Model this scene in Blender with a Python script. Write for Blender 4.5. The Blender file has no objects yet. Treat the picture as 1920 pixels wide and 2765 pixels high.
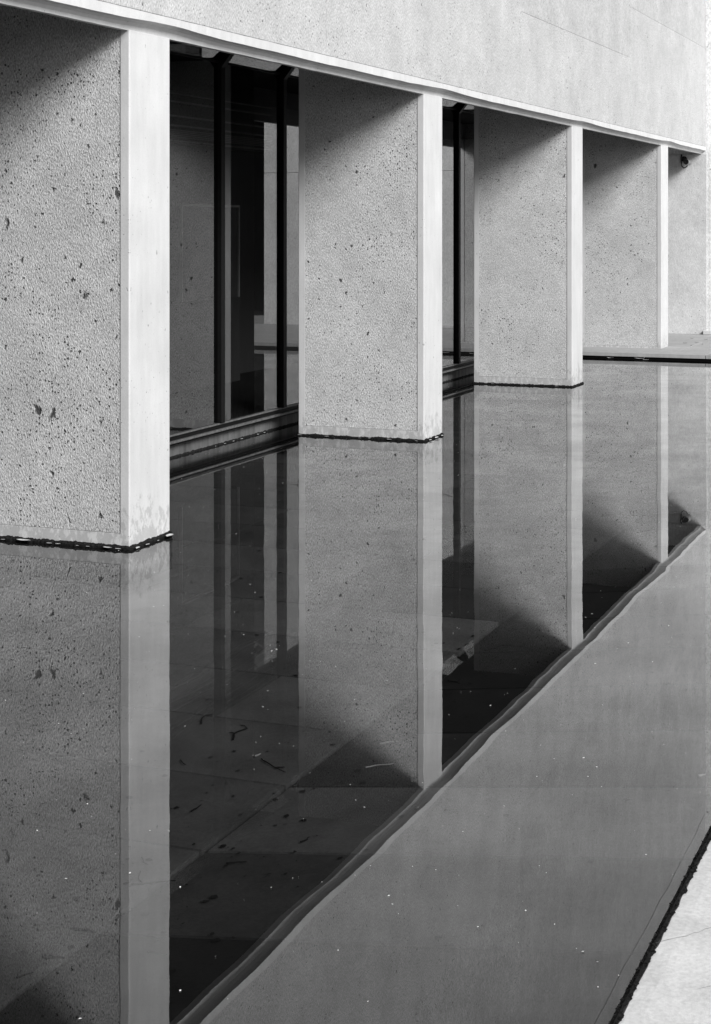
import bpy, bmesh, math, random
from mathutils import Vector, noise
random.seed(7)
sc = bpy.context.scene
col = sc.collection
# ---------------------------------------------------------------- camera data (photo 1920 x 2765)
F, CX, HY, EYE = 4537.0, 960.0, 601.0, 1.60
AL = math.atan(1796/4537)
CA, SA = math.cos(AL), math.sin(AL)
def at(px, py, z=0.0):                     # where a pixel's ray meets the level z
    zc = F*(EYE-z)/(py-HY); xc = (px-CX)/F*zc
    return (CA*zc+SA*xc, SA*zc-CA*xc, z)

# ---------------------------------------------------------------- materials
def new_mat(name):
    m = bpy.data.materials.new(name); m.use_nodes = True
    nt = m.node_tree
    for n in list(nt.nodes): nt.nodes.remove(n)
    out = nt.nodes.new('ShaderNodeOutputMaterial')
    b = nt.nodes.new('ShaderNodeBsdfPrincipled')
    nt.links.new(b.outputs[0], out.inputs[0])
    return m, nt, b, out
def nd(nt, t, **kw):
    n = nt.nodes.new(t)
    for k, v in kw.items(): setattr(n, k, v)
    return n
def inp(nt, node, key, val):
    if hasattr(val, 'is_output') or isinstance(val, bpy.types.NodeSocket): nt.links.new(val, node.inputs[key])
    else: node.inputs[key].default_value = val
def math_n(nt, op, a, b=None, c=None, clamp=False):
    n = nd(nt, 'ShaderNodeMath', operation=op); n.use_clamp = clamp
    inp(nt, n, 0, a)
    if b is not None: inp(nt, n, 1, b)
    if c is not None: inp(nt, n, 2, c)
    return n.outputs[0]
def pos(nt, rot=(0,0,0), scale=(1,1,1), loc=(0,0,0)):
    g = nd(nt, 'ShaderNodeNewGeometry')
    m = nd(nt, 'ShaderNodeMapping')
    nt.links.new(g.outputs['Position'], m.inputs['Vector'])
    m.inputs['Rotation'].default_value = rot; m.inputs['Scale'].default_value = scale; m.inputs['Location'].default_value = loc
    return m.outputs[0]
def noise_n(nt, vec, scale, detail=4, rough=.55, dist=0):
    n = nd(nt, 'ShaderNodeTexNoise'); nt.links.new(vec, n.inputs['Vector'])
    n.inputs['Scale'].default_value = scale; n.inputs['Detail'].default_value = detail
    n.inputs['Roughness'].default_value = rough; n.inputs['Distortion'].default_value = dist
    return n.outputs[0]
def ramp(nt, v, a, b, lo=0.0, hi=1.0):
    n = nd(nt, 'ShaderNodeMapRange'); n.clamp = True
    inp(nt, n, 0, v)
    for i, x in enumerate((a, b, lo, hi)): n.inputs[i+1].default_value = x
    return n.outputs[0]
def grey(nt, v, b, key='Base Color'):
    c = nd(nt, 'ShaderNodeCombineColor')
    for i in range(3): inp(nt, c, i, v)
    nt.links.new(c.outputs[0], b.inputs[key])
def bump(nt, b, h, strength, dist):
    n = nd(nt, 'ShaderNodeBump'); n.inputs['Strength'].default_value = strength; n.inputs['Distance'].default_value = dist
    nt.links.new(h, n.inputs['Height']); nt.links.new(n.outputs[0], b.inputs['Normal'])
    return n
def pit_mask(nt, scale, density, rmax, warp, rot=(0,0,0), sc3=(1,1,1), loc=(0,0,0)):
    """irregular holes: 1 inside a pit"""
    g_ = nd(nt, 'ShaderNodeNewGeometry'); q_ = nd(nt, 'ShaderNodeSeparateXYZ'); nt.links.new(g_.outputs['Position'], q_.inputs[0])
    cb = nd(nt, 'ShaderNodeCombineXYZ')
    nt.links.new(math_n(nt, 'ADD', math_n(nt, 'ADD', q_.outputs[0], q_.outputs[1]), loc[0]), cb.inputs[0])
    nt.links.new(math_n(nt, 'MULTIPLY_ADD', q_.outputs[2], sc3[2], loc[1]), cb.inputs[1])
    p = cb.outputs[0]
    w = nd(nt, 'ShaderNodeTexNoise'); nt.links.new(p, w.inputs['Vector']); w.inputs['Scale'].default_value = scale*2.2; w.inputs['Detail'].default_value = 3
    s = nd(nt, 'ShaderNodeVectorMath', operation='SUBTRACT'); nt.links.new(w.outputs[1], s.inputs[0]); s.inputs[1].default_value = (.5,.5,.5)
    k = nd(nt, 'ShaderNodeVectorMath', operation='SCALE'); nt.links.new(s.outputs[0], k.inputs[0]); k.inputs['Scale'].default_value = warp/scale
    a = nd(nt, 'ShaderNodeVectorMath', operation='ADD'); nt.links.new(p, a.inputs[0]); nt.links.new(k.outputs[0], a.inputs[1])
    v = nd(nt, 'ShaderNodeTexVoronoi'); v.voronoi_dimensions = '2D'; nt.links.new(a.outputs[0], v.inputs['Vector']); v.inputs['Scale'].default_value = scale
    sep = nd(nt, 'ShaderNodeSeparateColor'); nt.links.new(v.outputs['Color'], sep.inputs[0])
    rad = ramp(nt, sep.outputs[0], 1-density, 1.0, 0.0, rmax)
    rad = math_n(nt, 'MULTIPLY', rad, ramp(nt, noise_n(nt, p, 2.1, 2, .5), .36, .62, .35, 1.15))
    d = math_n(nt, 'SUBTRACT', rad, v.outputs['Distance'])
    return ramp(nt, d, -.01, rmax*.42)

def hammered(name, base, grain, pits, big=0.0, aniso=(.35,0,0), contrast=.5, bstr=.9):
    m, nt, b, _ = new_mat(name)
    p = pos(nt, (math.radians(38), 0, 0), (1, 1, .5)) if aniso[1] == 0 else pos(nt, (0, math.radians(38), 0), (1, 1, .5))
    g = noise_n(nt, p, grain, 3, .62)
    g2 = noise_n(nt, pos(nt), 2.3, 5, .6)
    g3 = noise_n(nt, pos(nt, loc=(9,3,1)), 11, 4, .65)
    v = ramp(nt, g, .34, .66, 1-contrast*.5, 1+contrast*.28)
    v = math_n(nt, 'MULTIPLY', v, ramp(nt, g2, .3, .7, .88, 1.07))
    v = math_n(nt, 'MULTIPLY', v, ramp(nt, g3, .3, .7, .90, 1.06))
    k = pit_mask(nt, 55, .20*pits, .33, .9)
    k = math_n(nt, 'MAXIMUM', k, pit_mask(nt, 23, .07*pits, .24, .9, loc=(3,8,5)))
    if big:
        k = math_n(nt, 'MAXIMUM', k, pit_mask(nt, 11, .07*big, .26, .9, (.25,0,0), (1,1,.7), loc=(1,4.4,2.3)))
    v = math_n(nt, 'MULTIPLY', v, ramp(nt, k, 0, 1, 1.0, .16))
    v = math_n(nt, 'MULTIPLY', v, base)
    grey(nt, v, b)
    b.inputs['Roughness'].default_value = .92
    b.inputs['Specular IOR Level'].default_value = .2
    h = math_n(nt, 'SUBTRACT', g, math_n(nt, 'MULTIPLY', k, 1.2))
    bump(nt, b, h, bstr, .006)
    return m
def smooth(name, base, stain=.08, pits=.5, low_stain=True):
    m, nt, b, _ = new_mat(name)
    g = noise_n(nt, pos(nt), 3.1, 6, .62)
    s = noise_n(nt, pos(nt, scale=(1,1,.16)), 16, 5, .6)
    f = noise_n(nt, pos(nt), 120, 3, .6)
    v = ramp(nt, g, .25, .75, 1-stain, 1+stain*.5)
    v = math_n(nt, 'MULTIPLY', v, ramp(nt, s, .3, .72, 1-stain*.9, 1+stain*.35))
    v = math_n(nt, 'MULTIPLY', v, ramp(nt, f, .3, .7, .95, 1.03))
    k = pit_mask(nt, 34, .05*pits, .2, .8, sc3=(1,1,.6))
    k = math_n(nt, 'MAXIMUM', k, pit_mask(nt, 80, .05*pits, .25, .6))
    v = math_n(nt, 'MULTIPLY', v, ramp(nt, k, 0, 1, 1, .45))
    if low_stain:                                   # ragged damp marks left by the pool just above the water
        z = nd(nt, 'ShaderNodeSeparateXYZ'); g5 = nd(nt, 'ShaderNodeNewGeometry'); nt.links.new(g5.outputs['Position'], z.inputs[0])
        n5 = noise_n(nt, pos(nt, scale=(1,1,.55)), 26, 5, .7)
        hgt = ramp(nt, z.outputs[2], .02, .34, .155, -.12)
        mk = ramp(nt, math_n(nt, 'ADD', n5, hgt), .56, .63)
        v = math_n(nt, 'MULTIPLY', v, ramp(nt, mk, 0, 1, 1, .75))
    v = math_n(nt, 'MULTIPLY', v, base)
    grey(nt, v, b)
    b.inputs['Roughness'].default_value = .75
    b.inputs['Specular IOR Level'].default_value = .3
    h = math_n(nt, 'ADD', math_n(nt, 'MULTIPLY', g, .6), math_n(nt, 'SUBTRACT', math_n(nt, 'MULTIPLY', f, .12), math_n(nt, 'MULTIPLY', k, .3)))
    bump(nt, b, h, .5, .006)
    return m
def plain(name, v, rough=.6, spec=.4, nscale=20, amt=.15, bstr=.2, metal=0):
    m, nt, b, _ = new_mat(name)
    g = noise_n(nt, pos(nt), nscale, 4, .6)
    grey(nt, math_n(nt, 'MULTIPLY', ramp(nt, g, .3, .7, 1-amt, 1+amt), v), b)
    b.inputs['Roughness'].default_value = rough; b.inputs['Specular IOR Level'].default_value = spec
    b.inputs['Metallic'].default_value = metal
    bump(nt, b, g, bstr, .003)
    return m
M = {}
M['side_near'] = hammered('hammered_concrete_pitted', .59, 150, 2.3, big=2.6, contrast=.95, bstr=1)
M['side'] = hammered('hammered_concrete', .625, 150, 1.8, big=.25, contrast=.95, bstr=.9)
M['front'] = smooth('smooth_concrete', .605, .10, 1.6)
M['margin'] = smooth('smooth_margin_concrete', .54, .08, .3, False)
M['facade'] = hammered('facade_concrete', .53, 130, .9, aniso=(0,1,0), contrast=.8, bstr=.55)
M['facade_b'] = hammered('facade_concrete_upper', .485, 130, .5, aniso=(0,1,0), contrast=.6, bstr=.5)
M['edge'] = smooth('edge_concrete', .62, .10, .3, False)
M['endwall'] = hammered('end_wall_concrete', .64, 90, .3, contrast=.3, bstr=.5)
M['endsmooth'] = hammered('end_wall_smooth', .76, 60, .5, contrast=.4, bstr=.5)
M['terrace'] = smooth('terrace_paving', .40, .14, .6, False)
M['coping'] = None
M['slab_edge'] = plain('terrace_slab_edge', .16, .8)
M['dark'] = plain('black_frame_metal', .006, .5, .08, bstr=.05)
M['bead'] = plain('grey_glazing_bead', .10, .45, .5, 60, .5)
M['kerb'] = smooth('damp_kerb_concrete', .15, .5, .6, False)
M['algae'] = plain('black_algae', .012, .95, .1, 90, .8, 1)
M['leaf'] = plain('pale_dry_leaf', .5, .7, .3, 60, .15)
M['darkleaf'] = plain('dark_dry_leaf', .06, .8, .2, 60, .3)
M['twig'] = plain('dark_twig', .01, .9, .1, 60, .4)
M['palebit'] = plain('pale_twig', .22, .8, .1, 60, .3)
M['speck'] = plain('pale_speck', .85, .7, .2)
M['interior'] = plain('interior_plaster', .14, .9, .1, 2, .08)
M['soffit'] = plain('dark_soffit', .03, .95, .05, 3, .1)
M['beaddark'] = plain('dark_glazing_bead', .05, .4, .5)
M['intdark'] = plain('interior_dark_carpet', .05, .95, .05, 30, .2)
M['panelgrey'] = plain('interior_panel', .18, .6, .3)
M['white'] = plain('white_painted_metal', .8, .5, .4)
M['louvre'] = plain('louvre_metal', .35, .5, .4)
M['hedge'] = plain('dark_hedge_leaves', .03, .6, .2, 3, .4)
M['camblack'] = plain('black_plastic', .01, .3, .5, bstr=0)
M['camgrey'] = plain('grey_plastic', .25, .5, .4, bstr=0)
M['crack'] = plain('crack_dirt', .22, .95, .1)

# coping: pale sandy concrete
m, nt, b, _ = new_mat('coping_concrete')
g = noise_n(nt, pos(nt), 7, 6, .65, .4); f = noise_n(nt, pos(nt), 90, 4, .6)
v = math_n(nt, 'MULTIPLY', ramp(nt, g, .3, .7, .80, 1.05), ramp(nt, f, .3, .7, .84, 1.06))
grey(nt, math_n(nt, 'MULTIPLY', v, .68), b); b.inputs['Roughness'].default_value = .9
bump(nt, b, math_n(nt, 'ADD', g, math_n(nt, 'MULTIPLY', f, .2)), .35, .01); M['coping'] = m

# pool floor: wet slabs, tone of each slab from its colour attribute
m, nt, b, _ = new_mat('wet_slabs')
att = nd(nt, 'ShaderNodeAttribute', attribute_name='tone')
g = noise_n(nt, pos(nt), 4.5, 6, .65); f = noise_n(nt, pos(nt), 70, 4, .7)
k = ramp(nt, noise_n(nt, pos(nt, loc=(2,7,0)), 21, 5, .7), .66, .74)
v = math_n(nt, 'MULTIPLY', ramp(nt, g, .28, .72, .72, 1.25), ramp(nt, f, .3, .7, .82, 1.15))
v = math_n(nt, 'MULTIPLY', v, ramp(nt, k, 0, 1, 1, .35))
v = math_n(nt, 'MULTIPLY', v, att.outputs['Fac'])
grey(nt, v, b); b.inputs['Roughness'].default_value = .9; b.inputs['Specular IOR Level'].default_value = .1
bump(nt, b, f, .4, .004); M['pool'] = m

# Fresnel-like mirror share, the same from both sides of the sheet
def mirror_share(nt, f0, ex, nrm=None):
    g_ = nd(nt, 'ShaderNodeNewGeometry')
    d_ = nd(nt, 'ShaderNodeVectorMath', operation='DOT_PRODUCT')
    nt.links.new(nrm if nrm else g_.outputs['Normal'], d_.inputs[0]); nt.links.new(g_.outputs['Incoming'], d_.inputs[1])
    c_ = math_n(nt, 'ABSOLUTE', d_.outputs['Value'])
    p_ = math_n(nt, 'POWER', math_n(nt, 'SUBTRACT', 1.0, c_, clamp=True), ex)
    return math_n(nt, 'MULTIPLY_ADD', p_, 1-f0, f0, clamp=True)
# water surface
m, nt, b, out = new_mat('water_surface'); nt.nodes.remove(b)
tr = nd(nt, 'ShaderNodeBsdfTransparent'); tr.inputs[0].default_value = (.72,.72,.72,1)
gl = nd(nt, 'ShaderNodeBsdfGlossy'); gl.inputs[0].default_value = (1,1,1,1); gl.inputs['Roughness'].default_value = .004
fr = mirror_share(nt, .05, 4.0)
film = noise_n(nt, pos(nt, loc=(4,1,0)), 1.6, 6, .62)
fr = math_n(nt, 'MULTIPLY', fr, ramp(nt, film, .36, .62, .84, 1.06))
w = noise_n(nt, pos(nt, (0,0,.4), (1,1.6,1)), 1.5, 2, .4); w2 = noise_n(nt, pos(nt), 16, 2, .5)
bp = nd(nt, 'ShaderNodeBump'); bp.inputs['Strength'].default_value = 1; bp.inputs['Distance'].default_value = .0007
nt.links.new(math_n(nt, 'ADD', w, math_n(nt, 'MULTIPLY', w2, .012)), bp.inputs['Height'])
for n_ in (gl,): nt.links.new(bp.outputs[0], n_.inputs['Normal'])
mx = nd(nt, 'ShaderNodeMixShader')
nt.links.new(fr, mx.inputs[0]); nt.links.new(tr.outputs[0], mx.inputs[1]); nt.links.new(gl.outputs[0], mx.inputs[2]); nt.links.new(mx.outputs[0], out.inputs[0])
M['water'] = m
# window glass (double glazing: strong mirror, tinted)
m, nt, b, out = new_mat('tinted_glass'); nt.nodes.remove(b)
tr = nd(nt, 'ShaderNodeBsdfTransparent'); tr.inputs[0].default_value = (.42,.42,.42,1)
gl = nd(nt, 'ShaderNodeBsdfGlossy'); gl.inputs[0].default_value = (1,1,1,1); gl.inputs['Roughness'].default_value = 0
fr = mirror_share(nt, .09, 3.5)
mx = nd(nt, 'ShaderNodeMixShader')
nt.links.new(fr, mx.inputs[0]); nt.links.new(tr.outputs[0], mx.inputs[1]); nt.links.new(gl.outputs[0], mx.inputs[2]); nt.links.new(mx.outputs[0], out.inputs[0])
M['glass'] = m

# ---------------------------------------------------------------- mesh helpers
def tag(o, label=None, cat=None, group=None, kind=None):
    if label: o['label'] = label
    if cat: o['category'] = cat
    if group: o['group'] = group
    if kind: o['kind'] = kind
    return o
def empty(name, loc=(0,0,0), parent=None):
    o = bpy.data.objects.new(name, None); o.empty_display_size = .2; o.location = loc; col.objects.link(o)
    if parent: o.parent = parent
    return o
def link(name, bm, mat, parent=None, origin=(0,0,0), smooth_=False):
    """bm is in world metres; origin becomes the object's origin; parents sit at their own place"""
    bmesh.ops.recalc_face_normals(bm, faces=bm.faces)
    me = bpy.data.meshes.new(name)
    bmesh.ops.translate(bm, verts=bm.verts, vec=-Vector(origin))
    bm.to_mesh(me); bm.free()
    me.materials.append(M[mat])
    if smooth_:
        for p_ in me.polygons: p_.use_smooth = True
    o = bpy.data.objects.new(name, me); col.objects.link(o)
    if parent is not None:
        o.parent = parent
        off = world_of(parent)
        o.location = Vector(origin)-off
    else: o.location = origin
    return o
def world_of(o):
    v = Vector(o.location)
    while o.parent: o = o.parent; v = v+Vector(o.location)
    return v
def box(bm, x0, x1, y0, y1, z0, z1, bev=0, edges=None):
    r = bmesh.ops.create_cube(bm, size=1)
    vs = r['verts']
    for v in vs:
        v.co = Vector(((x0+x1)/2+v.co.x*(x1-x0), (y0+y1)/2+v.co.y*(y1-y0), (z0+z1)/2+v.co.z*(z1-z0)))
    if bev:
        es = set(e for v in vs for e in v.link_edges)
        if edges: es = [e for e in es if edges((e.verts[0].co+e.verts[1].co)/2)]
        bmesh.ops.bevel(bm, geom=list(es), offset=bev, segments=3, affect='EDGES', profile=.5)
def quad(bm, pts):
    return bm.faces.new([bm.verts.new(p) for p in pts])
def prism_x(bm, prof, x0, x1):
    a = [bm.verts.new((x0, y, z)) for y, z in prof]; c = [bm.verts.new((x1, y, z)) for y, z in prof]
    n = len(prof)
    bm.faces.new(a); bm.faces.new(c[::-1])
    for i in range(n): bm.faces.new((a[i], a[(i+1)%n], c[(i+1)%n], c[i]))
def tube(bm, pts, r, seg=8, taper=1.0):
    rings = []
    n = len(pts); pts = [Vector(p) for p in pts]
    for i, p in enumerate(pts):
        d = (pts[min(i+1, n-1)]-pts[max(i-1, 0)]).normalized()
        up = Vector((0,0,1)) if abs(d.z) < .9 else Vector((1,0,0))
        s = d.cross(up).normalized(); t = s.cross(d)
        rr = r*(1+(taper-1)*i/(n-1))
        rings.append([bm.verts.new(p+(s*math.cos(2*math.pi*k/seg)+t*math.sin(2*math.pi*k/seg))*rr) for k in range(seg)])
    for i in range(n-1):
        for k in range(seg): bm.faces.new((rings[i][k], rings[i][(k+1)%seg], rings[i+1][(k+1)%seg], rings[i+1][k]))
    bm.faces.new(rings[0][::-1]); bm.faces.new(rings[-1])

# ---------------------------------------------------------------- the place (metres; x runs along the facade, y towards the building)
PX = [2.87+4.36*i for i in range(5)]         # left edge of each pier (the first stands outside the frame)
PW = .42; PF, PB = 4.05, 5.05                # pier width, front and back
SOF = 2.54                                   # lower edge of the facade
GY = 5.33                                    # glazing plane
XE = 23.10                                   # end wall
TX = 19.50; TZ = .072                        # terrace edge and level
CY = .75; CZ = .02                           # coping edge and level
ZH = 2.75
FY = 4.00                                    # facade plane

bld = empty('concrete_building', (TX, 6, 0))
tag(bld, 'pale concrete building on square piers with glazed bays above the pool', 'building')

# piers
names = ['leftmost_unused', 'near', 'mid', 'far', 'terrace']
for i, x0 in enumerate(PX):
    zb = -.17 if i < 4 else TZ
    x1 = x0+PW
    bm = bmesh.new()
    zm = .075 if i < 4 else TZ+.02
    vedge = lambda c, x0=x0, x1=x1: (abs(c.y-PF) < 1e-4 and (abs(c.x-x0) < 1e-4 or abs(c.x-x1) < 1e-4 or abs(c.z-SOF-.005) < 1e-4))
    box(bm, x0, x1, PF, 4.10, zb, SOF+.005, .007, vedge)                         # smooth front with its two margins
    vb = lambda c, x0=x0, x1=x1: (abs(c.y-PB) < 1e-4 and (abs(c.x-x0) < 1e-4 or abs(c.x-x1) < 1e-4))
    box(bm, x0, x1, 5.00, PB, zb, 2.849, .006, vb)
    box(bm, x0, x1, 4.10, 5.00, zb, zm)
    box(bm, x0+.007, x1-.007, 4.101, 5.00, zm, 2.849)
    pier = link('pier', bm, 'front', bld, (x0+PW/2, 4.55, 0))
    for s, xs in ((-1, x0+.004), (1, x1-.004)):
        bm = bmesh.new()
        NY, NZ = 30, 96
        vs = {}
        for a in range(NY+1):
            for c in range(NZ+1):
                y = 4.103+(4.997-4.103)*a/NY; z = zm+.003+(2.848-zm-.003)*c/NZ
                d = .0012*noise.noise(Vector((x0*3+s, y*16, z*16)))+.0015*noise.noise(Vector((x0*5+s, y*40, z*40)))
                if a in (0, NY) or c == 0: d = 0
                vs[a, c] = bm.verts.new((xs-s*0+s*d*.9, y, z))
        for a in range(NY):
            for c in range(NZ): bm.faces.new((vs[a, c], vs[a+1, c], vs[a+1, c+1], vs[a, c+1]))
        link('side_panel', bm, 'side_near' if i == 1 else 'side', pier, (xs, 4.55, 1.3), True)
    if i < 4:                                                                    # dark ragged growth at the waterline
        bm = bmesh.new()
        ring = []
        path = [(x0-.004, PB+.004), (x0-.004, PF-.004), (x1+.004, PF-.004), (x1+.004, PB+.004)]
        pts = []
        for k in range(4):
            a, c = Vector(path[k]), Vector(path[(k+1)%4]); n = int((c-a).length/.006)
            for j in range(n): pts.append((a+(c-a)*j/n, (c-a).normalized()))
        n = len(pts); lo, mi, hi = [], [], []
        for k, (p, d) in enumerate(pts):
            nn = Vector((d.y, -d.x))*(-1)
            cen = Vector((x0+PW/2, 4.55)); 
            if (p-cen).dot(nn) < 0: nn = -nn
            f1 = noise.noise(Vector((p.x*18, p.y*18, i)))+.6*noise.noise(Vector((p.x*60, p.y*60, i)))+.5*noise.noise(Vector((p.x*160, p.y*160, i)))
            r = .009+.003*f1; h = (.020 if i < 2 else .016)+.007*f1
            lo.append(bm.verts.new((p.x+nn.x*.012, p.y+nn.y*.012, -.168)))
            mi.append(bm.verts.new((p.x+nn.x*r, p.y+nn.y*r, .009+.002*f1)))
            hi.append(bm.verts.new((p.x-nn.x*.004, p.y-nn.y*.004, h)))
        for k in range(n):
            q = (k+1) % n
            bm.faces.new((lo[k], lo[q], mi[q], mi[k])); bm.faces.new((mi[k], mi[q], hi[q], hi[k]))
        link('algae_band', bm, 'algae', pier, (x0+PW/2, 4.55, 0))

# facade wall
bm = bmesh.new()
box(bm, -3, XE, FY+.03, 4.098, SOF+.10, 9.0)
fac = link('facade_wall', bm, 'margin', bld, (10, 4.2, SOF))
XJ = [-3, .90, 5.26, 9.62, 13.98, 18.34, XE-.0]
for i in range(6):
    a, c = XJ[i]+.003, XJ[i+1]-.003
    zs = [SOF+.098, 3.42 if i == 4 else 3.98, 6.5, 9.0]
    for k in range(3):
        bm = bmesh.new()
        back = .004 if k == 1 else 0
        box(bm, a, c, FY+back, FY+.029, zs[k]+(.0015 if k else 0), zs[k+1]-.0015, .003)
        link('wall_panel', bm, 'facade_b' if k == 1 and i in (4, 5) else 'facade', fac, ((a+c)/2, FY, (zs[k]+zs[k+1])/2))
# lower edge: smooth margin and an uneven hand-finished cove
bm = bmesh.new()
N = 620; prev = None
piers_c = [x+PW/2 for x in PX]
for k in range(N+1):
    x = -3+(XE-.0-(-3))*k/N
    wv = .006*noise.noise(Vector((x*1.1, 3, 0)))+.003*noise.noise(Vector((x*4, 1, 0)))
    near = max(math.exp(-((x-c-.12)/.42)**2) for c in piers_c)
    zt = SOF+.044+wv+.013*near
    zl = SOF+.0+.0025*noise.noise(Vector((x*3, 9, 0)))+.0012*noise.noise(Vector((x*14, 9, 0)))
    ze = SOF+.095+.002*noise.noise(Vector((x*6, 5, 0)))
    prof = [(4.028, ze), (FY-.003, ze), (FY-.003, zt), (FY+.024, zt-.003), (FY+.043, zt-.012), (FY+.053, zt-.027), (FY+.057, zl), (4.098, zl+.002), (4.098, SOF+.099), (4.028, SOF+.099)]
    cur = [bm.verts.new((x, y, z)) for y, z in prof]
    if prev:
        n = len(prof)
        for j in range(n): bm.faces.new((prev[j], prev[(j+1)%n], cur[(j+1)%n], cur[j]))
    else: bm.faces.new(cur)
    prev = cur
bm.faces.new(prev[::-1])
link('edge_band', bm, 'edge', fac, (10, 4.2, SOF))

# body of the building behind (roof, rear walls, room)
bm = bmesh.new(); box(bm, -3, XE, 4.10, 14, 8.8, 8.98); link('roof', bm, 'margin', bld, (10, 9, 8.8))
bm = bmesh.new(); box(bm, -3, XE, 13.7, 14, -.1, 8.79); link('rear_wall', bm, 'interior', bld, (10, 14, 0))
bm = bmesh.new(); box(bm, -3.3, -3.003, 4.03, 14, -.1, 8.98); link('side_wall', bm, 'margin', bld, (-3.2, 9, 0))
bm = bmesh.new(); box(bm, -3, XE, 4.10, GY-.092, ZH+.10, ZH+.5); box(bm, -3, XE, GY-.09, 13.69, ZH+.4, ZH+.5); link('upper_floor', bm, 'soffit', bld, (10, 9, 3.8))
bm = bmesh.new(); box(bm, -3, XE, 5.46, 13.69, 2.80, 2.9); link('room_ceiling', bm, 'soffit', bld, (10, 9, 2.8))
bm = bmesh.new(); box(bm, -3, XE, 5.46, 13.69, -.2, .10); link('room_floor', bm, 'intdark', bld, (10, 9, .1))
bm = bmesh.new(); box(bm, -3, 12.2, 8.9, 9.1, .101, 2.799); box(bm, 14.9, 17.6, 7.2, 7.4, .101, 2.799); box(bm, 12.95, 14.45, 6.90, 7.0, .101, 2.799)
link('partition_wall', bm, 'interior', bld, (12, 8, .1))

# kerb under the glazing
bm = bmesh.new()
box(bm, -3, XE, GY+.03, GY+.12, -.2, .098, .006, lambda c: abs(c.z-.098) < 1e-4)
kb = link('window_kerb', bm, 'kerb', bld, (10, GY, 0))
bm = bmesh.new(); prev = None
for k in range(2600):
    x = -3+k*.01
    if x > TX: break
    cur = [bm.verts.new((x, GY+.026, -.16)), bm.verts.new((x, GY+.022+.005*noise.noise(Vector((x*40, 0, 0))), .004)), bm.verts.new((x, GY+.029, .014+.009*noise.noise(Vector((x*25, 4, 0)))))]
    if prev:
        for j in range(2): bm.faces.new((prev[j], cur[j], cur[j+1], prev[j+1]))
    prev = cur
link('algae_band', bm, 'algae', kb, (10, GY, 0))
# glazed bays

bay = [-3]+[x+PW/2 for x in PX]+[XE]
MS = 1.09
for i in range(6):
    a, c = bay[i]+.002, bay[i+1]-.002
    bm = bmesh.new()
    box(bm, a, c, GY-.035, GY+.03, .112, .128, .003)               # bottom rails: two ledges with a dark groove
    box(bm, a, c, GY-.022, GY+.03, .158, .168, .003)
    fr_ = link('window', bm, 'bead', bld, ((a+c)/2, GY, .1))
    bm = bmesh.new(); box(bm, a, c, GY-.02, GY+.02, .0985, .112); box(bm, a, c, GY-.01, GY+.028, .1285, .1575); link('bottom_gap', bm, 'dark', fr_, ((a+c)/2, GY, .1))
    bm = bmesh.new(); box(bm, a, c, GY-.008, GY+.02, ZH-.008, ZH+.006); link('head_joint', bm, 'dark', fr_, ((a+c)/2, GY, ZH))
    xm = [10.82+MS*k for k in range(-13, 12)]
    xm = [x for x in xm if a+.06 < x < c-.06]
    cuts = [a]+xm+[c]
    for x in xm:
        bm = bmesh.new()
        prof = [(GY-.03, .168), (GY+.03, .168), (GY+.03, ZH+.03), (GY-.08, ZH+.13), (GY-.11, ZH+.099), (GY-.11, ZH+.06), (GY-.03, ZH-.04)]
        prism_x(bm, prof, x-.03, x+.03)
        link('mullion', bm, 'dark', fr_, (x, GY, .17))
        bm = bmesh.new(); box(bm, x+.0305, x+.037, GY-.02, GY-.0055, .168, ZH-.06); link('glazing_bead', bm, 'beaddark', fr_, (x, GY, .17))
    for k in range(len(cuts)-1):
        p0, p1 = cuts[k]+(.03 if k else 0), cuts[k+1]-(.03 if k < len(cuts)-2 else 0)
        bm = bmesh.new(); quad(bm, [(p0, GY, .168), (p1, GY, .168), (p1, GY, ZH-.008), (p0, GY, ZH-.008)])
        link('pane', bm, 'glass', fr_, ((p0+p1)/2, GY, .17))
        bm = bmesh.new(); quad(bm, [(p0, GY-.006, ZH+.006), (p1, GY-.006, ZH+.006), (p1, GY-.098, ZH+.098), (p0, GY-.098, ZH+.098)])
        link('sloping_pane', bm, 'glass', fr_, ((p0+p1)/2, GY, ZH))

# end wall that closes the facade on the right and runs out over the terrace
bm = bmesh.new()
box(bm, XE+.006, XE+.5, 3.93, 14, -.1, 9.0)
box(bm, XE+.02, XE+.5, .02, 3.925, -.1, 2.345, .006)
box(bm, XE+.02, XE+.5, .02, 3.925, 2.353, 6.2, .006)
box(bm, XE+.035, XE+.49, .03, 3.92, 2.3452, 2.3528)
ew = link('end_wall', bm, 'endsmooth', bld, (XE+.25, 3, 0))
bm = bmesh.new(); box(bm, XE-.004, XE+.005, 3.985, 5.30, TZ+.0, SOF-.002, .003); link('side_panel', bm, 'endwall', ew, (XE, 4.6, 0))
bm = bmesh.new(); box(bm, XE-.05, XE+.004, 1.5, 4.03, TZ+.0, TZ+.055, .008); link('base_kerb', bm, 'edge', ew, (XE, 3, TZ))

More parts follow.
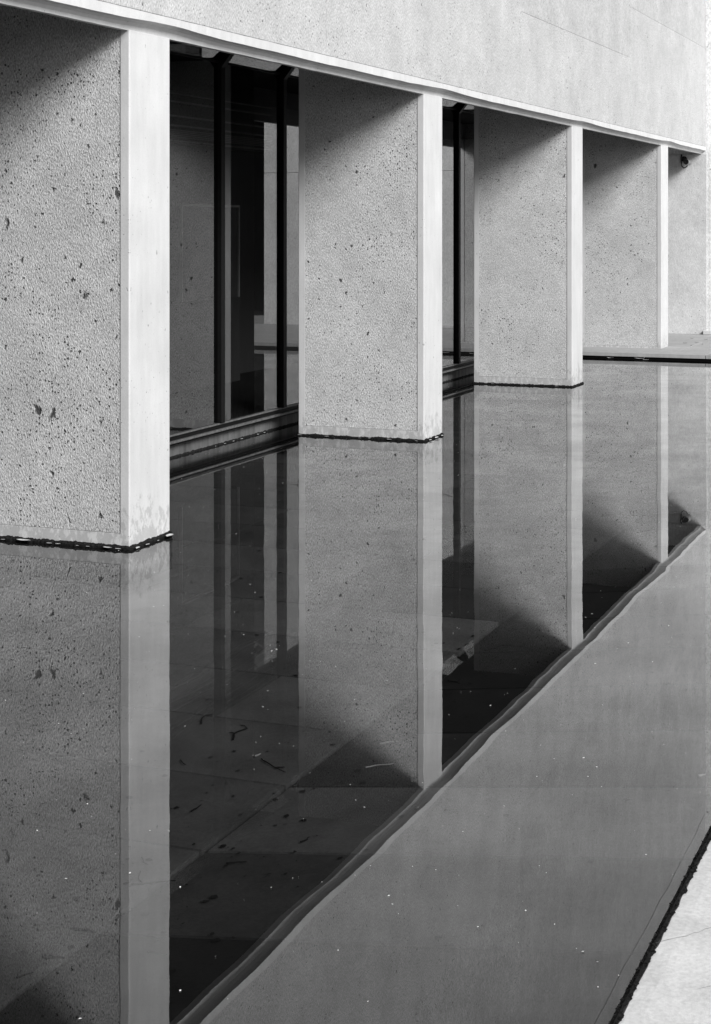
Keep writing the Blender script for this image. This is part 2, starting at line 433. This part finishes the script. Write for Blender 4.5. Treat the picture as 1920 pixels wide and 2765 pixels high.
# ---------------------------------------------------------------- setting
# pool floor of slabs
rows = [3.657+.585*k for k in range(-14, 29)]
bm = bmesh.new(); lay = bm.verts.layers.float.new('tone')
YC = 2.14; DZ = -.17
def slab(x0, x1, y0, y1, tone):
    z0 = DZ+.122*(YC-y0) if y0 < YC-.001 else DZ
    z1 = DZ
    t = -.03
    top = [(x0, y0, z0), (x1, y0, z0), (x1, y1, z1), (x0, y1, z1)]
    vt = [bm.verts.new(p) for p in top]; vb = [bm.verts.new((p[0], p[1], p[2]+t)) for p in top]
    for v in vt+vb: v[lay] = tone
    bm.faces.new(vt)
    for k in range(4): bm.faces.new((vb[k], vb[(k+1)%4], vt[(k+1)%4], vt[k]))
rnd = random.Random(4)
g = .008
JY = {5: 3.41, 3: 2.69, 2: 3.0, 4: 3.9, 1: 3.3, 0: 2.9, 6: 2.75}
for k in range(len(rows)-1):
    x0, x1 = rows[k]+g, rows[k+1]-g
    if x0 > TX: break
    x1 = min(x1, TX)
    kk = k-14
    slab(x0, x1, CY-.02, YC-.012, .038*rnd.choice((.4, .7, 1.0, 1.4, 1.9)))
    y = YC+.002; ys = [y]
    j = JY.get(kk, YC+rnd.uniform(.5, 1.5))
    while j < 5.3: ys.append(j); j += rnd.uniform(1.1, 1.4)
    ys.append(5.40)
    for q in range(len(ys)-1):
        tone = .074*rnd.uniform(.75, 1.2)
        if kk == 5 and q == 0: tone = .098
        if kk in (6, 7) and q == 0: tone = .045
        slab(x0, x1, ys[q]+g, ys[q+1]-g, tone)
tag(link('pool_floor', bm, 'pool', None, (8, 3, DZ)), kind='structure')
bm = bmesh.new(); box(bm, -6, TX, CY-.3, 5.4, -.6, -.215)
quad(bm, [(-6, CY-.1, -.03), (TX, CY-.1, -.03), (TX, YC, -.205), (-6, YC, -.205)])
M['joint'] = plain('joint_dirt', .012, .95, .1)
tag(link('pool_bed', bm, 'joint', None, (8, 3, -.2)), kind='structure')
bm = bmesh.new(); quad(bm, [(-6, CY-.05, 0), (TX+.05, CY-.05, 0), (TX+.05, GY+.06, 0), (-6, GY+.06, 0)])
tag(link('water', bm, 'water', None, (8, 3, 0)), kind='structure')
# coping where the photographer stands
bm = bmesh.new()
prev = None
N = 900
for k in range(N+1):
    x = -6+(TX+6)*k/N
    y = CY+.004*noise.noise(Vector((x*14, 0, 0)))+.003*noise.noise(Vector((x*50, 2, 0)))
    prof = [(-12, CZ), (y-.05, CZ), (y-.012, CZ-.002), (y, CZ-.012), (y+.0, -.08), (-12, -.08)]
    cur = [bm.verts.new((x, a, c)) for a, c in prof]
    if prev:
        for j in range(6): bm.faces.new((prev[j], prev[(j+1)%6], cur[(j+1)%6], cur[j]))
    else: bm.faces.new(cur)
    prev = cur
bm.faces.new(prev[::-1])
cop = tag(link('coping', bm, 'coping', None, (5, 0, 0)), kind='structure')
for pts in ([(1760, 2549), (1782, 2543), (1803, 2537), (1830, 2531), (1855, 2527), (1872, 2519), (1887, 2517), (1905, 2508), (1935, 2501)],
            [(1880, 2672), (1900, 2666), (1925, 2661), (1950, 2652)]):
    bm = bmesh.new(); P = [Vector(at(x, y, CZ+.0015)) for x, y in pts]
    wds = [.0006+.0012*random.random() for _ in P]; wds[0] = .0002
    for a in range(len(P)-1):
        quad(bm, [P[a]-Vector((wds[a], 0, 0)), P[a]+Vector((wds[a], 0, 0)), P[a+1]+Vector((wds[a+1], 0, 0)), P[a+1]-Vector((wds[a+1], 0, 0))])
    link('crack', bm, 'crack', cop, tuple(P[0]))
# terrace at the far end
bm = bmesh.new()
tj = [TX, 20.1, 21.6, 23.1]
ty = [-12, -3.2, -1.0, 1.2, 3.38, 5.36]
for a in range(3):
    for c in range(5):
        box(bm, tj[a]+.003, tj[a+1]-.003, ty[c]+.003+(.4 if a % 2 and c else 0), ty[c+1]-.003+(.4 if a % 2 and c < 4 else 0), TZ-.045, TZ, .003)
tag(link('terrace', bm, 'terrace', None, (21, 2, TZ)), kind='structure')
bm = bmesh.new(); box(bm, TX+.03, XE, -12, 5.36, -.4, TZ-.0455); tag(link('terrace_base', bm, 'joint', None, (21, 2, -.2)), kind='structure')
# ground reaching away
M['ground'] = plain('ground_paving', .3, .95, .1, 1.5, .12)
bm = bmesh.new(); quad(bm, [(-400, -400, -.7), (400, -400, -.7), (400, 400, -.7), (-400, 400, -.7)])
tag(link('ground', bm, 'ground', None, (0, 0, -.7)), kind='structure')
bm = bmesh.new(); box(bm, XE+.51, 120, -60, 60, -.65, TZ-.02); box(bm, TX+.03, XE+.505, -60, -12.01, -.65, TZ-.02); box(bm, -60, TX+.02, -60, -12.01, -.65, CZ-.004)
tag(link('pavement', bm, 'ground', None, (40, 0, 0)), kind='structure')

# hedge beyond the terrace (mirrored in the windows)
bm = bmesh.new()
rh = random.Random(3)
A, B = Vector((25.5, -1.2, 0)), Vector((52, -26, 0)); D = (B-A); L = D.length; D.normalize(); Nn = Vector((-D.y, D.x, 0))
for k in range(9000):
    t = rh.uniform(0, L); h = 6.2+.35*noise.noise(Vector((t*.8, 0, 0)))
    z = rh.uniform(.02, h); off = rh.choice((-1, 1))*(.62+.15*noise.noise(Vector((t, z, 4))))+rh.gauss(0, .05)
    if rh.random() < .15: z = h-rh.random()*.1; off = rh.uniform(-.6, .6)
    p = A+D*t+Nn*off+Vector((0, 0, z)); s = rh.uniform(.08, .17)
    u = Vector((rh.gauss(0, 1), rh.gauss(0, 1), rh.gauss(0, 1))).normalized(); w_ = u.cross(Vector((rh.gauss(0, 1), rh.gauss(0, 1), rh.gauss(0, 1)))).normalized()
    quad(bm, [p-u*s, p+w_*s*.5, p+u*s, p-w_*s*.5])
for s in (-1, 1): quad(bm, [A+Nn*.45*s, B+Nn*.45*s, B+Nn*.45*s+Vector((0, 0, 5.8)), A+Nn*.45*s+Vector((0, 0, 5.8))])
tag(link('hedge', bm, 'hedge', None, (25.5, -1.2, 0)), 'tall dark clipped hedge beyond the end of the terrace', 'hedge')

# ---------------------------------------------------------------- things behind the glass
t = empty('framed_panel', (13.6, 6.88, .9)); tag(t, 'pale rimmed rectangular panel hanging inside behind the nearest glazed bay', 'panel')
bm = bmesh.new(); box(bm, 13.20, 14.34, 6.875, 6.89, .90, 1.74); link('board', bm, 'panelgrey', t, (13.67, 6.88, .9))
bm = bmesh.new()
box(bm, 13.18, 13.198, 6.86, 6.89, .90, 1.742); box(bm, 14.342, 14.36, 6.86, 6.89, .90, 1.742); box(bm, 13.18, 14.36, 6.86, 6.89, 1.743, 1.765)
link('frame', bm, 'white', t, (13.67, 6.88, .9))
t = empty('louvred_grille', (13.5, 6.6, 2.1)); tag(t, 'dark horizontal louvred grille high inside behind the nearest glazed bay', 'grille')
bm = bmesh.new(); box(bm, 12.4, 14.5, 6.62, 6.74, 2.26, 2.76); link('casing', bm, 'camblack', t, (13.5, 6.7, 2.1))
bm = bmesh.new()
for k, z in enumerate((2.12, 2.155, 2.17, 2.185, 2.20, 2.215, 2.25, 2.33, 2.45, 2.52)):
    box(bm, 12.4, 14.5, 6.585, 6.618, z+.16, z+.16+(.012 if k in (0, 6, 7, 8) else .006))
link('slats', bm, 'louvre', t, (13.5, 6.6, 2.1))

# ---------------------------------------------------------------- security camera on the end wall
c0 = Vector((XE-.24, 4.22, 2.425))
t = empty('security_camera', (XE-.004, 4.3, 2.42)); tag(t, 'small dark bullet security camera with looped cable under the facade end', 'security camera')
bm = bmesh.new()
tube(bm, [c0+Vector((0, 0, 0)), c0+Vector((.005, 0, 0)), c0+Vector((.15, .0, .0)), c0+Vector((.17, 0, 0))], .041, 24)
link('housing', bm, 'camgrey', t, tuple(c0), True)
bm = bmesh.new(); tube(bm, [c0+Vector((-.012, 0, 0)), c0+Vector((-.001, 0, 0))], .034, 24); link('lens', bm, 'camblack', t, tuple(c0))
bm = bmesh.new()
tube(bm, [c0+Vector((.14, .03, .02)), c0+Vector((.18, .055, .04)), c0+Vector((.235, .07, .045))], .016, 10)
tube(bm, [c0+Vector((.222, .07, .045)), c0+Vector((.235, .07, .045))], .04, 16)
link('bracket', bm, 'camblack', t, tuple(c0+Vector((.235, .07, .045))))
bm = bmesh.new()
tube(bm, [c0+Vector((.225, .105, .112)), c0+Vector((.222, .112, .06)), c0+Vector((.22, .108, 0)), c0+Vector((.215, .10, -.05)), c0+Vector((.2, .07, -.078)), c0+Vector((.19, .03, -.06)), c0+Vector((.17, .01, -.03))], .008, 8)
link('cable', bm, 'camblack', t, tuple(c0), True)

# ---------------------------------------------------------------- leaves
def leaf(p, size, ang, mat, label, group, curl=.35):
    bm = bmesh.new(); n = 6; L_ = []; R_ = []
    for k in range(n+1):
        u = k/n; w_ = .38*math.sin(math.pi*min(1, u*.96+.04))**.8*size*.5
        x = (u-.5)*size; z = .003+curl*size*(2*u-1)**2*.5*random.uniform(.7, 1.2)
        ca, sa = math.cos(ang), math.sin(ang)
        for lst, s in ((L_, 1), (R_, -1)):
            y = s*w_
            lst.append(bm.verts.new((p[0]+x*ca-y*sa, p[1]+x*sa+y*ca, p[2]+z+w_*.5)))
    M_ = [bm.verts.new(((a.co+b_.co)/2)-Vector((0, 0, size*.05))) for a, b_ in zip(L_, R_)]
    for k in range(n):
        bm.faces.new((L_[k], L_[k+1], M_[k+1], M_[k])); bm.faces.new((M_[k], M_[k+1], R_[k+1], R_[k]))
    tag(link('leaf', bm, mat, None, p), label, 'leaf', group)
x1p = PX[1]
G1 = 'pale leaves floating at the foot of the nearest pier'
sp = [(4.10, .030, 'short pale leaf floating at the outer corner of the nearest pier'),
      (4.16, .055, 'long white leaf floating just left of the nearest pier corner'),
      (4.27, .022, 'tiny pale leaf in a pair left of the nearest pier corner, right one'),
      (4.33, .018, 'tiny pale leaf in a pair left of the nearest pier corner, left one'),
      (4.44, .03, 'small curled white leaf halfway along the nearest pier foot'),
      (4.49, .03, 'upright white leaf halfway along the nearest pier foot'),
      (4.64, .085, 'largest white leaf floating along the nearest pier foot'),
      (4.76, .025, 'small white leaf left of the largest one at the nearest pier'),
      (4.82, .04, 'curled white leaf second from the left edge at the nearest pier'),
      (4.98, .085, 'thin flat pale leaf floating at the left edge of the picture')]
for y, s, lb in sp: leaf((x1p-.025, y, .002), s, math.pi/2+random.uniform(-.2, .2), 'leaf', lb, G1, .2)
G1b = 'pale leaves floating along the front of the nearest pier'
for dx, s, lb in ((.03, .05, 'pale crumpled leaf floating in front of the nearest pier beside its corner'),
                  (.13, .03, 'small pale leaf floating at the middle of the nearest pier front'),
                  (.24, .02, 'tiny pale leaf floating right of the middle of the nearest pier front'),
                  (.36, .09, 'long pale leaf sticking out past the right end of the nearest pier front')):
    leaf((x1p+dx, PF-.03, .002), s, random.uniform(-.3, .3), 'leaf', lb, G1b, .2)
x2p = PX[2]
G2 = 'pale leaves floating at the foot of the second pier'
for y, s, lb in ((4.12, .05, 'pale leaf floating near the outer corner of the second pier'), (4.30, .06, 'pale leaf floating under the right part of the second pier side'),
                 (4.47, .045, 'pale leaf floating at the middle of the second pier side'), (4.56, .04, 'pale leaf just left of the middle of the second pier side'),
                 (4.80, .05, 'pale leaf floating under the left part of the second pier side'), (5.02, .07, 'pale leaf floating at the far left end of the second pier foot')):
    leaf((x2p-.022, y+random.uniform(-.02,.02), .002), s*random.uniform(.4, .9), math.pi/2+random.uniform(-.2, .2), 'leaf', lb, G2, .2)
for dx, s, lb in ((.06, .05, 'pale leaf floating at the left of the second pier front'), (.2, .07, 'pale leaf floating at the middle of the second pier front'), (.33, .05, 'pale leaf floating at the right of the second pier front')):
    leaf((x2p+dx, PF-.03, .002), s, .1, 'leaf', lb, G2, .2)
x3p = PX[3]
for y, s, lb in ((4.2, .06, 'pale leaf at the right of the third pier side, on the water'), (4.55, .06, 'pale leaf at the middle of the third pier side, on the water'), (4.85, .06, 'pale leaf at the left of the third pier side, on the water')):
    leaf((x3p-.022, y, .002), s*.6, math.pi/2, 'leaf', lb, 'pale leaves at the foot of the third pier', .2)
# leaves along the kerb of the nearest glazed bay
for k, (px, lb) in enumerate(((572, 'pale leaf at the window kerb, furthest left of the row'), (598, 'pale leaf at the window kerb, second from the left'), (622, 'small pale leaf at the window kerb in the middle of the row'), (645, 'small pale leaf at the window kerb right of the middle'),
                              (690, 'pale leaf at the window kerb, second from the right'), (708, 'pale leaf at the window kerb, furthest right of the row'))):
    yy = 1237+(px-458)*(-.268)
    p = at(px, yy); leaf((p[0], GY+.005, .002), random.uniform(.02, .045), random.uniform(-.2, .2), 'leaf', lb, 'pale leaves along the window kerb', .2)
# dark leaves on the terrace and bright ones at its edge
for k, (px, py, lb) in enumerate(((1850, 928, 'dark dry leaf on the far terrace, left of the leaf trio'), (1866, 935, 'dark dry leaf on the far terrace nearest the water'), (1881, 926, 'small dark leaf in the middle of the far terrace'),
                                  (1897, 931, 'dark twiggy leaf on the far terrace near the right edge'), (1906, 918, 'dark leaf on the far terrace closest to the end wall'), (1868, 915, 'dark leaf on the far terrace behind the others'))):
    p = at(px, py, TZ); leaf((p[0], p[1], TZ+.002), .05, random.uniform(0, 3), 'darkleaf', lb, 'dark leaves on the far terrace', .3)
for px, py, s, lb in ((1728, 971, .12, 'white leaf floating by the terrace edge'), (1650, 968, .08, 'small white leaf floating by the terrace edge between the last two piers'), (1744, 974, .07, 'small white leaf beside the larger one by the terrace edge')):
    p = at(px, py); leaf((min(p[0], TX-.05), p[1], .002), s, 1.6, 'leaf', lb, 'white leaves by the terrace edge', .35)

# ---------------------------------------------------------------- twigs on the pool floor
def twig(px, lst, r, label, mat='twig', z=DZ+.006, group='thin twigs sunk on the pool floor'):
    bm = bmesh.new()
    for pts in lst:
        P = []
        for (x, y) in pts:
            p = Vector(at(x, y, z))
            if p.y < YC: 
                zz = z
                for _ in range(6):
                    zz = DZ+.122*(YC-p.y)+.006; p = Vector(at(x, y, zz))
            P.append(p)
        Q = []
        for a in range(len(P)-1):
            for q in range(4): Q.append(P[a].lerp(P[a+1], q/4)+Vector((random.gauss(0, .001), random.gauss(0, .001), 0)))
        Q.append(P[-1]); tube(bm, Q, r*.7, 5, .5)
    o = link('twig', bm, mat, None, tuple(P[0])); tag(o, label, 'twig', group)
def z3(x, y): return (450+x*.3446, 1900+y*.3446)
def z4(x, y): return (x*.6015, 1600+y*.6015)
def z5(x, y): return (960+x*.6015, 1600+y*.6015)
def z9(x, y): return (1150+x*.2506, 1600+y*.2506)
twig(0, [[z3(270, 155), z3(280, 110), z3(310, 90), z3(365, 80)]], .0035, 'dark curved twig lying across a floor joint right of the nearest pier reflection')
twig(0, [[z3(522, 280), z3(532, 230), z3(580, 208), z3(632, 195), z3(610, 175), z3(575, 167)], [z3(532, 230), z3(490, 226)]], .004, 'dark hooked forked twig near the middle of the dark reflection')
twig(0, [[z3(742, 433), z3(800, 468), z3(850, 500), z3(932, 537)], [z3(850, 500), z3(925, 497)]], .0035, 'straight dark twig with a side shoot below the pale stub')
twig(0, [[z3(690, 412), z3(735, 392)]], .006, 'short pale stub of twig above the straight dark twig', 'palebit')
twig(0, [[z3(190, 842), z3(235, 820), z3(270, 788)]], .0035, 'short dark curved twig left of the diagonal floor ridge')
twig(0, [[z3(108, 440), z3(130, 468), z3(152, 477)]], .003, 'tiny bent dark twig close to the nearest pier reflection')
twig(0, [[z3(465, 1248), z3(540, 1242), z3(625, 1238)]], .004, 'straight thin dark twig in the darkest floor strip')
twig(0, [[z3(1050, 1082), z3(1090, 1070), z3(1118, 1045)]], .0035, 'short dark twig in the dark strip near the facade reflection')
twig(0, [[z4(590, 1310), z4(640, 1308), z4(700, 1300), z4(790, 1292)], [z4(640, 1308), z4(620, 1285), z4(632, 1250)]], .0035, 'long dark twig crossing the nearest pier reflection low down')
twig(0, [[z4(640, 1190), z4(648, 1215), z4(662, 1220)]], .003, 'tiny hooked twig inside the nearest pier reflection')
twig(0, [[z4(655, 1540), z4(700, 1548), z4(722, 1560), z4(690, 1568)]], .003, 'small looped twig low in the nearest pier reflection')
twig(0, [[z4(655, 1612), z4(700, 1618), z4(752, 1624)]], .003, 'thin straight twig lowest in the nearest pier reflection')
twig(0, [[z4(190, 1632), z4(235, 1636), z4(290, 1640)], [z4(205, 1640), z4(240, 1628)]], .007, 'thick black twig at the lower left of the pool')
twig(0, [[z4(330, 1508), z4(390, 1516), z4(430, 1524)]], .005, 'dark twig lying along a floor joint at the lower left')
twig(0, [[z4(75, 1730), z4(110, 1715), z4(148, 1705)]], .004, 'slim dark twig in the bottom left corner of the pool')
twig(0, [[z4(50, 1070), z4(60, 1085), z4(62, 1100)]], .005, 'tiny black twig near the left edge under a floor joint')
twig(0, [[z4(68, 575), z4(88, 595), z4(85, 620), z4(62, 640)]], .003, 'curled twig near the left edge in the nearest pier side reflection')
twig(0, [[z9(635, 620), z9(700, 612), z9(760, 590), z9(820, 566), z9(940, 572), z9(1060, 585), z9(1130, 610), z9(1200, 628)]], .004, 'long wavy dark twig left of the third pier reflection')
twig(0, [[z9(235, 948), z9(320, 962), z9(365, 980)], [z9(320, 962), z9(375, 935)]], .004, 'forked dark twig right of the second pier reflection')
twig(0, [[z9(880, 410), z9(940, 400), z9(1010, 402)]], .004, 'short dark twig above the long wavy one')
twig(0, [[z5(115, 678), z5(150, 670), z5(190, 666)]], .004, 'upper pale twig left of the second pier reflection', 'palebit')
twig(0, [[z5(45, 785), z5(90, 776), z5(170, 768)]], .004, 'lower pale twig left of the second pier reflection', 'palebit')
twig(0, [[z5(1540, 822), z5(1572, 816)]], .006, 'short pale twig near the right edge of the pool', 'palebit')
twig(0, [[z5(845, 1790), z5(875, 1784)]], .006, 'stubby dark twig on the sloping floor at the bottom')
twig(0, [[z5(325, 1226), z5(355, 1230)]], .006, 'stubby dark twig under the sloping facade reflection')
twig(0, [[z5(1012, 765), z5(1040, 760), z5(1068, 758)]], .004, 'short dark twig in the middle of the facade reflection')
twig(0, [[z5(395, 978), z5(435, 975), z5(480, 972)]], .003, 'faint thin twig below the second pier reflection tip')

# floating specks: dust nobody could count
bm = bmesh.new(); rs = random.Random(11)
for k in range(2600):
    x = rs.uniform(2.8, 19); y = rs.uniform(CY+.03, 5.3)
    if any(a-.03 < x < a+PW+.03 and PF-.03 < y < PB+.03 for a in PX): continue
    s = rs.choice((.0006, .0008, .0009, .0011, .0013, .0016, .0024))*(1+x*.035); a = rs.uniform(0, 3.14)
    P = [Vector((x+math.cos(a+q)*s*(1.6 if i_ % 2 else .8), y+math.sin(a+q)*s*(1.6 if i_ % 2 else .8), .0015+rs.random()*.001)) for i_, q in enumerate((0, 1.4, 2.9, 4.5))]
    quad(bm, P)
tag(link('floating_specks', bm, 'speck', None, (8, 3, 0)), 'tiny pale specks of dust floating over the whole dark pool', 'specks', kind='stuff')
# sunken grit on the floor
bm = bmesh.new()
for k in range(1500):
    x = rs.uniform(2.5, 14); y = rs.uniform(CY+.25, 5.0) if rs.random() < .5 else YC+rs.gauss(0, .22)
    if y < CY+.1 or y > 5.2: continue
    if any(a-.03 < x < a+PW+.03 and PF-.03 < y < PB+.03 for a in PX): continue
    z = DZ+(.122*(YC-y) if y < YC else 0)+.003; s = rs.choice((.002, .003, .004, .007, .012))
    n = 6; a0 = rs.uniform(0, 6)
    bm.faces.new([bm.verts.new((x+math.cos(a0+j*6.283/n)*s*rs.uniform(.4, 1.6), y+math.sin(a0+j*6.283/n)*s*rs.uniform(.4, 1.2), z+rs.random()*.002)) for j in range(n)])
tag(link('sunken_grit', bm, 'twig', None, (8, 3, DZ)), 'dark grit and bits of litter sunk on the pool floor', 'grit', kind='stuff')
# black moss along the coping lip
bm = bmesh.new()
for k in range(9000):
    x = rs.uniform(1.5, 12); 
    base = .009+.010*max(0, noise.noise(Vector((x*22, 1, 0)))+.5)+.004*noise.noise(Vector((x*70, 1, 0)))
    y = CY+.006-rs.random()*base*1.15; s = rs.uniform(.0015, .0035)*(1+.05*x); z = CZ-.006+rs.random()*.008 if y > CY-.008 else CZ+rs.random()*.004
    u = Vector((rs.gauss(0, 1), rs.gauss(0, 1), rs.gauss(0, .7))).normalized()*s; w_ = Vector((rs.gauss(0, 1), rs.gauss(0, 1), rs.gauss(0, .7))).normalized()*s
    p = Vector((x, y, z)); quad(bm, [p-u, p+w_, p+u, p-w_])
prev = None
for k in range(3300):
    x = 1.5+k*.0033
    wd = .008+.010*max(0, noise.noise(Vector((x*22, 1, 0)))+.45)+.006*noise.noise(Vector((x*80, 1, 0)))
    cur = [bm.verts.new((x, CY+.009, -.03)), bm.verts.new((x, CY+.009, CZ-.008)), bm.verts.new((x, CY-.004, CZ+.002)), bm.verts.new((x, CY-max(.005, wd), CZ+.0012))]
    if prev:
        for j in range(3): bm.faces.new((prev[j], cur[j], cur[j+1], prev[j+1]))
    prev = cur
tag(link('moss', bm, 'algae', None, (5, CY, 0)), 'black ragged moss fringe along the pale coping edge', 'moss', kind='stuff')

# ---------------------------------------------------------------- light
S = Vector((-.64, -1.0, .76)).normalized()
sun = bpy.data.lights.new('sun', 'SUN'); so = bpy.data.objects.new('sun', sun); col.objects.link(so)
sun.energy = 2.6; sun.angle = math.radians(26); sun.color = (1, 1, 1)
so.rotation_euler = S.to_track_quat('Z', 'Y').to_euler()
w = bpy.data.worlds.new('World'); sc.world = w; w.use_nodes = True
nt = w.node_tree; bg = nt.nodes['Background']
sky = nt.nodes.new('ShaderNodeTexSky'); sky.sky_type = 'NISHITA'; sky.sun_disc = False
sky.sun_elevation = math.asin(S.z); sky.sun_rotation = math.atan2(S.x, S.y)
bw = nt.nodes.new('ShaderNodeRGBToBW'); nt.links.new(sky.outputs[0], bw.inputs[0]); nt.links.new(bw.outputs[0], bg.inputs[0])
bg.inputs[1].default_value = .05

# ---------------------------------------------------------------- camera and render
cam = bpy.data.cameras.new('camera'); co = bpy.data.objects.new('camera', cam); col.objects.link(co)
co.location = (0, 0, EYE)
fwd = Vector((CA, SA, 0)); co.rotation_euler = fwd.to_track_quat('-Z', 'Y').to_euler()
cam.sensor_fit = 'HORIZONTAL'; cam.sensor_width = 36; cam.lens = F/1920*36
cam.shift_y = -(1382.5-HY)/1920; cam.clip_end = 2000; cam.clip_start = .05
sc.camera = co
sc.render.engine = 'CYCLES'
sc.cycles.max_bounces = 10; sc.cycles.transparent_max_bounces = 12; sc.cycles.use_denoising = True
sc.cycles.denoising_prefilter = 'ACCURATE'
sc.cycles.caustics_reflective = False; sc.cycles.caustics_refractive = False
sc.view_settings.view_transform = 'Standard'; sc.view_settings.look = 'None'; sc.view_settings.exposure = .9; sc.view_settings.gamma = 1
